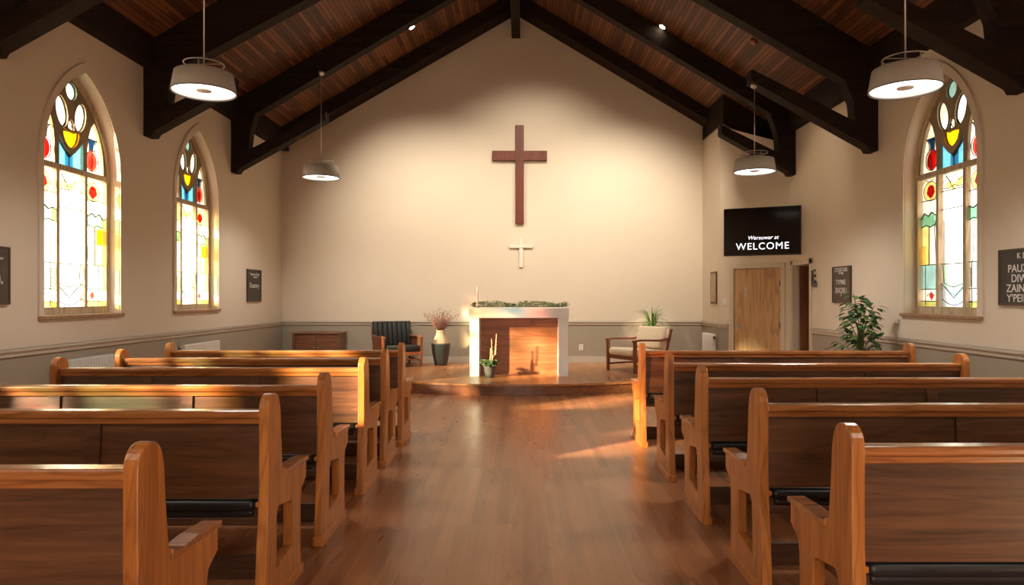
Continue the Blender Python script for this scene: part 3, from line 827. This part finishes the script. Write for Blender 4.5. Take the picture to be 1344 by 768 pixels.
# second door: frame in the right wall, dark leaf standing open inward to the passage
t = empty('door_2', (0,0,0), kind='structure')
b = MB()
for y0, y1 in ((D2A-.06, D2A+.03), (D2B-.03, D2B+.05)): b.box(XR-.02, XR+.09, y0, y1, 0, DH+.05, bev=.004)
b.box(XR-.02, XR+.09, D2A-.06, D2B+.05, DH-.03, DH+.06, bev=.004); b.build('door_frame', M['casing'], t)
b = MB(); v = b.box(0, .66, -.02, .02, .01, DH-.04)
b.xf(v, Matrix.Translation((XR+.10, D2B-.06, 0)))
d2 = b.build('door_leaf', M['walnut'], t)
b = MB(); b.ball((XR+.70, D2B-.09, 1.0), .025, n=10); b.build('door_handle', M['nickel'], d2)
# little passage behind so the doorway is closed off
b = MB(); b.box(XR+W, XR+1.6, 9.9, 9.98, -.2, 2.6); b.box(XR+W, XR+1.6, 12.2, 12.28, -.2, 2.6); b.box(XR+1.55, XR+1.63, 9.9, 12.28, -.2, 2.6); b.box(XR+W, XR+1.6, 9.9, 12.28, 2.5, 2.6); b.box(XR+W, XR+1.6, 9.9, 12.28, -.2, -.01)
tag(b.build('wall_passage', M['wall']), kind='structure')
# light switch, outlet, wall numerals
t = empty('light_switch', (*dpt(.10), 1.40), ang, label='white light switch on the alcove wall left of the oak door', cat='light switch')
b = MB(); b.box(-.04, .04, -.01, 0, -.06, .06, bev=.003); b.build('plate', M['plastic'], t)
b = MB(); b.box(-.012, .012, -.016, -.008, -.02, .02, bev=.002); b.build('rocker', M['plastic'], t)
t = empty('wall_outlet', (1.18, YB-.012, PLAT+.30), label='small white outlet low on the back wall between altar and cream armchair', cat='outlet')
b = MB(); b.box(-.04, .04, -.01, 0, -.06, .06, bev=.003); b.build('plate', M['plastic'], t)
for z in (-.03, .02):
    b = MB(); b.box(-.018, .018, -.013, -.008, z-.008, z+.018, bev=.002); b.build('socket', M['rail'], t)
b = MB()
for k, (r, z) in enumerate(((.05, 1.86), (.055, 1.77))):
    b.tube([(XR-.02, 10.53+r*.9*math.cos(R(a)), z+r*math.sin(R(a))) for a in range(-150, 151, 25)], .010, 6)
for dz in (-.03, 0, .03): b.tube([(XR-.02, 10.44, 1.68+dz), (XR-.02, 10.60, 1.68+dz*.8)], .009, 6)
b.tube([(XR-.02, 10.62, 1.66), (XR-.02, 10.62, 1.90)], .008, 6)
tag(b.build('wall_emblem', M['lead']), 'small dark curled metal emblem on the right wall beside the open doorway', 'emblem')

# ------------------------------------------------------------------ television
t = empty('television', ((3.33+4.40)/2, (11.32+10.80)/2, 2.55), math.atan2(-.52, 1.07), label='wide black wall television showing WELCOME, mounted in the corner above the doors', cat='television')
b = MB(); b.box(-.595, .595, 0, .055, -.39, .39, bev=.006); b.box(-.3, .3, .05, .085, -.25, .2, bev=.01); b.build('casing', M['tv'], t)
b = MB(); b.box(-.583, .583, -.002, .004, -.370, .378); sc = b.build('screen', M['screen'], t)
mb = MB(); add_mesh(mb, text_mesh('WELCOME', .155, .0008, 0, 0), None, Matrix.Translation((.01, -.004, -.245))); mb.build('welcome_lettering', M['tvtext'], sc)
mb = MB(); add_mesh(mb, text_mesh('Wersuwar at', .088, .0008, .25), None, Matrix.Translation((.02, -.004, -.105))); mb.build('small_lettering', M['tvtext'], sc)
b = MB(); b.tube([(0, .08, 0), (.12, .45, 0), (.22, .72, 0)], .022, 8); b.box(-.12, .12, .075, .10, -.12, .12)
b.build('wall_bracket', M['tv'], t)

# ------------------------------------------------------------------ notice boards
def board(loc, rz, w, h, lines, label, bm_, fr=.012):
    t = empty('notice_board', loc, rz, label=label, cat='sign')
    b = MB(); b.box(-w/2, w/2, -.02, 0, -h/2, h/2, bev=.002); b.build('panel', bm_, t)
    b = MB()
    b.box(-w/2-fr, w/2+fr, -.026, .0, h/2-fr*.2, h/2+fr, bev=.002); b.box(-w/2-fr, w/2+fr, -.026, 0, -h/2-fr, -h/2+fr*.2, bev=.002)
    b.box(-w/2-fr, -w/2+fr*.2, -.0255, 0, -h/2, h/2); b.box(w/2-fr*.2, w/2+fr, -.0255, 0, -h/2, h/2)
    b.build('frame', M['bframe'], t)
    mb = MB()
    for (txt, size, x, z) in lines:
        add_mesh(mb, text_mesh(txt, size, .0006, 0, .0008), None, Matrix.Translation((x, -.022, z)))
    mb.build('lettering', M['chalk'], t)
    return t
# faces: local -y is the front; on the left wall front must look to +x -> rz=+90 ; right wall -> rz=-90
board((XL+.004, 6.06, 1.69), R(90), .62, .50, [('Matthew', .045, .16, .16), ('An', .085, .16, -.01), ('the Te', .05, .17, -.06), ('. .', .07, .16, -.18)], 'dark notice board at the left edge of the photo, nearer than the left windows', M['slate2'], .016)
board((XL+.004, 12.23, 1.69), R(90), .60, .55, [('Thatmont Triant', .062, 0, .20), ('veustor il', .055, .04, .155), ('Duatnny', .12, -.02, -.0)], 'dark notice board on the left wall beyond the farther arched window', M['slate'])
board((XR-.004, 9.64, 1.665), R(-90), .52, .49, [('CTORTURE', .075, 0, .205), ('iv mup', .055, 0, .165), ('TYPMS', .10, -.01, .03), ('EXQIIU', .105, 0, -.085), ('o', .05, 0, -.15)], 'small brown notice board on the right wall above the tall leafy plant', M['slate2'])
board((XR-.004, 6.14, 1.675), R(-90), .60, .49, [('K DI', .075, .0, .19), ('PAUX IA', .10, .0, .075), ('DIW LE', .10, .02, -.015), ('ZAINK A', .10, -.01, -.105), ("Y'PEIN U", .10, -.01, -.195)], 'black chalk notice board at the right edge of the photo', M['slate'], .014)
t = empty('wall_plaque', (AX-.003, 12.86, 1.66), R(-90), label='narrow brown framed plaque on the alcove return wall left of the oak door', cat='plaque')
b = MB(); b.box(-.20, .20, -.02, 0, -.30, .30, bev=.002); b.build('frame', M['bframe'], t)
b = MB(); b.box(-.165, .165, -.024, -.015, -.265, .265); b.build('panel', M['vase_tan'], t)

# ------------------------------------------------------------------ pendant lamps
LIGHTS = []
def pendant(x, y, z, label, sc, first=[None]):
    if first[0] is None:
        t = empty('pendant_lamp')
        b = MB(); b.lathe([(.300, 0), (.304, .006), (.272, .19), (.262, .196), (.262, .19), (.292, .008)], n=56, caps=False)
        # close the profile
        sh = b.build('lamp_shade', M['shade'], t)
        b = MB(); b.lathe([(.291, .010), (.262, .185), (.005, .190)], n=56, caps=False); b.build('lining', M['shade_in'], sh)
        b = MB(); b.lathe([(.302, -.003), (.306, -.003), (.306, .006), (.302, .006)], n=56, caps=False); b.build('rim', M['lead'], sh)
        b = MB(); b.lathe([(.005, .030), (.255, .034), (.262, .045), (.005, .055)], n=48, caps=False); b.build('diffuser', M['diff'], t)
        b = MB(); b.lathe([(.002, .012), (.07, .014), (.075, .030), (.002, .032)], n=24, caps=False); b.build('finial', M['plastic'], t)
        b = MB()
        b.tube([(.185*math.cos(a*.1309), .185*math.sin(a*.1309), .285) for a in range(48)], .0075, 8, closed=True)
        for k in range(3):
            a = R(40+k*120); b.tube([(.185*math.cos(a), .185*math.sin(a), .285), (.19*math.cos(a), .19*math.sin(a), .235), (.18*math.cos(a), .18*math.sin(a), .19)], .006, 6)
        b.tube([(-.185, 0, .285), (.185, 0, .285)], .005, 6)
        b.build('ring', M['nickel'], t)
        first[0] = t
    else:
        t = copy_tree(first[0])
        for c in children(t):
            if c.name.startswith(('rod', 'canopy')): bpy.data.objects.remove(c)
    t.location = (x, y, z); t.scale = (sc,)*3; tag(t, label, 'pendant lamp', 'grey drum pendant lamps')
    return t
LS = (.93, 1.0, .88, .87)
lamps = [(-2.93, 6.32, 3.375, 'grey drum pendant lamp nearest on the left, before the tall window'),
         (-3.28, 11.20, 3.43, 'far left grey drum pendant lamp, before the back wall'),
         (3.03, 5.42, 3.13, 'grey drum pendant lamp nearest on the right, before the right window'),
         (2.975, 8.77, 3.085, 'far right grey drum pendant lamp, above the television')]
for k, (x, y, z, lb) in enumerate(lamps):
    t = pendant(x, y, z, lb, LS[k])

for o in [o for o in bpy.data.objects if o.name.startswith('pendant_lamp')]:
    x, y, z = o.location
    th = deck(x)-z
    if abs(y-8.77) < .01: th = 3.34+.56*(XR-.03-2.975)+.02-z
    if abs(y-11.2) < .1: th = 7.03-(7.03-4.5)/4.27*abs(x-XC)-z
    th /= o.scale.x
    b = MB(); b.tube([(0, 0, .18), (0, 0, th-.02)], .007, 8); b.build('rod', M['nickel'], o)
    b = MB(); b.lathe([(.012, -.06), (.05, -.03), (.055, .02)], c=(0, 0, th), n=20); b.build('canopy', M['nickel'], o)

# ------------------------------------------------------------------ recessed downlights, smoke detector
def on_deck(name, x, y, label, cat, prof, m, glow=None, grp=None):
    t = empty(name, (x, y, deck(x)), label=label, cat=cat, group=grp)
    t.rotation_euler = (0, -math.atan(SL) if x < XC else math.atan(SR), 0)
    b = MB(); b.lathe(prof, n=28); b.build('housing', m, t)
    if glow: b = MB(); b.lathe([(.002, -.024), (.05, -.022)], n=24); b.build('lens', glow, t)
    return t
hs = [(.072, .01), (.072, -.012), (.066, -.02), (.052, -.02)]
def pix_deck(px, py):
    # where the view ray through this point of the photo meets the roof boards
    rx, rz = (px-685)/900, (389-py)/900
    s = -1 if rx*10 < XC else 1; k = SL if s < 0 else SR
    # 1.5+rz*Y = DECK - k*s*(rx*Y-XC)
    return (DECK-1.5+k*s*XC)/(rz+k*s*rx)
for px, py, lb in ((540, 35, 'recessed downlight glowing in the ceiling left of the ridge'), (870, 34, 'recessed downlight glowing in the ceiling right of the ridge')):
    Y = pix_deck(px, py); print('downlight', px, Y)
    on_deck('downlight', (px-685)/900*Y, Y, lb, 'downlight', hs, M['nickel'], M['down'], 'recessed ceiling downlights')
Y = pix_deck(990, 54)
on_deck('smoke_detector', (990-685)/900*Y, Y, 'small round reddish smoke detector on the ceiling boards, upper right', 'smoke detector', [(.06, .01), (.06, -.02), (.045, -.04), (.02, -.045)], M['chair_wood'])

# unseen tree added outside the left wall, crown blocking sun to the far window
TX, TY = -12.0, 4.42
t = empty('sun_block_tree', (TX, TY, -.26), label='small round-crowned tree added unseen outside the left wall to shade the far window', cat='tree')
b = MB(); b.tube([(0, 0, 0), (.03, .02, 2.5), (0, 0, 5.2), (0, .03, 6.2)], .10, 10, r2=.03)
for k in range(9):
    a = k*2.4; b.tube([(0, 0, 5.0+.12*k), (.35*math.cos(a), .35*math.sin(a), 5.5+.12*k), (.65*math.cos(a), .65*math.sin(a), 5.7+.12*k)], .03, 6, r2=.01)
b.build('trunk', M['cab'], t)
b = MB()
for k in range(5200):
    u = Vector((random.gauss(0,1), random.gauss(0,1), random.gauss(0,1))).normalized()*(random.random()**.45)
    a = random.random()*6.28
    b.leaf((u.x*1.0, u.y*1.0, 6.45+u.z*.88), (math.cos(a), math.sin(a), random.random()-.6), .15, .10, M['leaf_d'] if k % 3 else M['leaf'], .3)
b.build('crown', None, t)

# ------------------------------------------------------------------ lights
def light(kind, name, loc, energy, color=(1,1,1), rot=(0,0,0), **k):
    l = bpy.data.lights.new(name, kind); l.energy = energy; l.color = color
    o = bpy.data.objects.new(name, l); col.objects.link(o); o.location = loc; o.rotation_euler = rot
    for a, v in k.items(): setattr(l, a, v)
    return o
sd_ = Vector((.781, .625, -math.tan(R(15.5)))).normalized()
s = light('SUN', 'sun', (-20, -5, 20), 62.0, (1, .79, .56), angle=R(2.2))
s.rotation_euler = sd_.to_track_quat('-Z', 'Y').to_euler()
for (x, y, z, lb) in lamps:
    light('SPOT', 'pendant_or_fill_spot', (x, y, z-.01), 170, (1, .92, .82), spot_size=R(150), spot_blend=.8, shadow_soft_size=.2)
def aim(o, tgt): o.rotation_euler = (Vector(tgt)-o.location).to_track_quat('-Z', 'Y').to_euler()
for (x, y) in ((-2.9, 1.0), (2.9, .6), (-2.9, -2.2), (2.9, -2.4)):  # added fill spots around the camera; no pendant lamps hang here
    light('SPOT', 'pendant_or_fill_spot', (x, y, 3.3), 90, (1, .90, .76), spot_size=R(150), spot_blend=.8, shadow_soft_size=.2)
for x in (-2.6, .3, 2.6):  # unseen spots floating without fixtures, for the warm glow on the back wall
    o = light('SPOT', 'unseen_wall_wash', (x, 10.6, deck(x)-.62), 560, (1, .88, .70), spot_size=R(84), spot_blend=1.0, shadow_soft_size=.12)
    aim(o, (x*.7, YB, 2.3))
o = light('SPOT', 'right_wall_washer', (3.4, 9.3, deck(3.4)-.08), 60, (1, .82, .58), spot_size=R(60), spot_blend=1.0, shadow_soft_size=.06)
aim(o, (XR, 10.6, 2.4))
# sky portals at the openings
for c in left_win[1:]:
    light('AREA', 'portal', (XL-.34, c, SILL+1.3), 1, rot=(0, R(-90), 0), shape='RECTANGLE', size=2.6, size_y=1.3).data.cycles.is_portal = True
for c in right_win[1:]:
    light('AREA', 'portal', (XR+.34, c, SILL+1.3), 1, rot=(0, R(90), 0), shape='RECTANGLE', size=2.6, size_y=1.3).data.cycles.is_portal = True
light('AREA', 'portal', (-.07, YR-.3, 1.21), 1, rot=(R(90), 0, 0), shape='RECTANGLE', size=2.46, size_y=2.38).data.cycles.is_portal = True
w = bpy.data.worlds.new('sky'); scene.world = w; w.use_nodes = True
bg = w.node_tree.nodes['Background']; bg.inputs[0].default_value = (1.0, .93, .84, 1); bg.inputs[1].default_value = 7.5

# ------------------------------------------------------------------ camera
cam = bpy.data.cameras.new('camera'); co = bpy.data.objects.new('camera', cam); col.objects.link(co)
co.location = (0, 0, 1.5); co.rotation_euler = (R(90), 0, 0)
cam.sensor_width = 36; cam.lens = 36*900/1344; cam.shift_x = -13/1344; cam.shift_y = 5/1344; cam.clip_start = .02
scene.camera = co
vs = scene.view_settings; vs.view_transform = 'Standard'; vs.look = 'None'; vs.gamma = 1; vs.use_curve_mapping = False; vs.exposure = 0.28
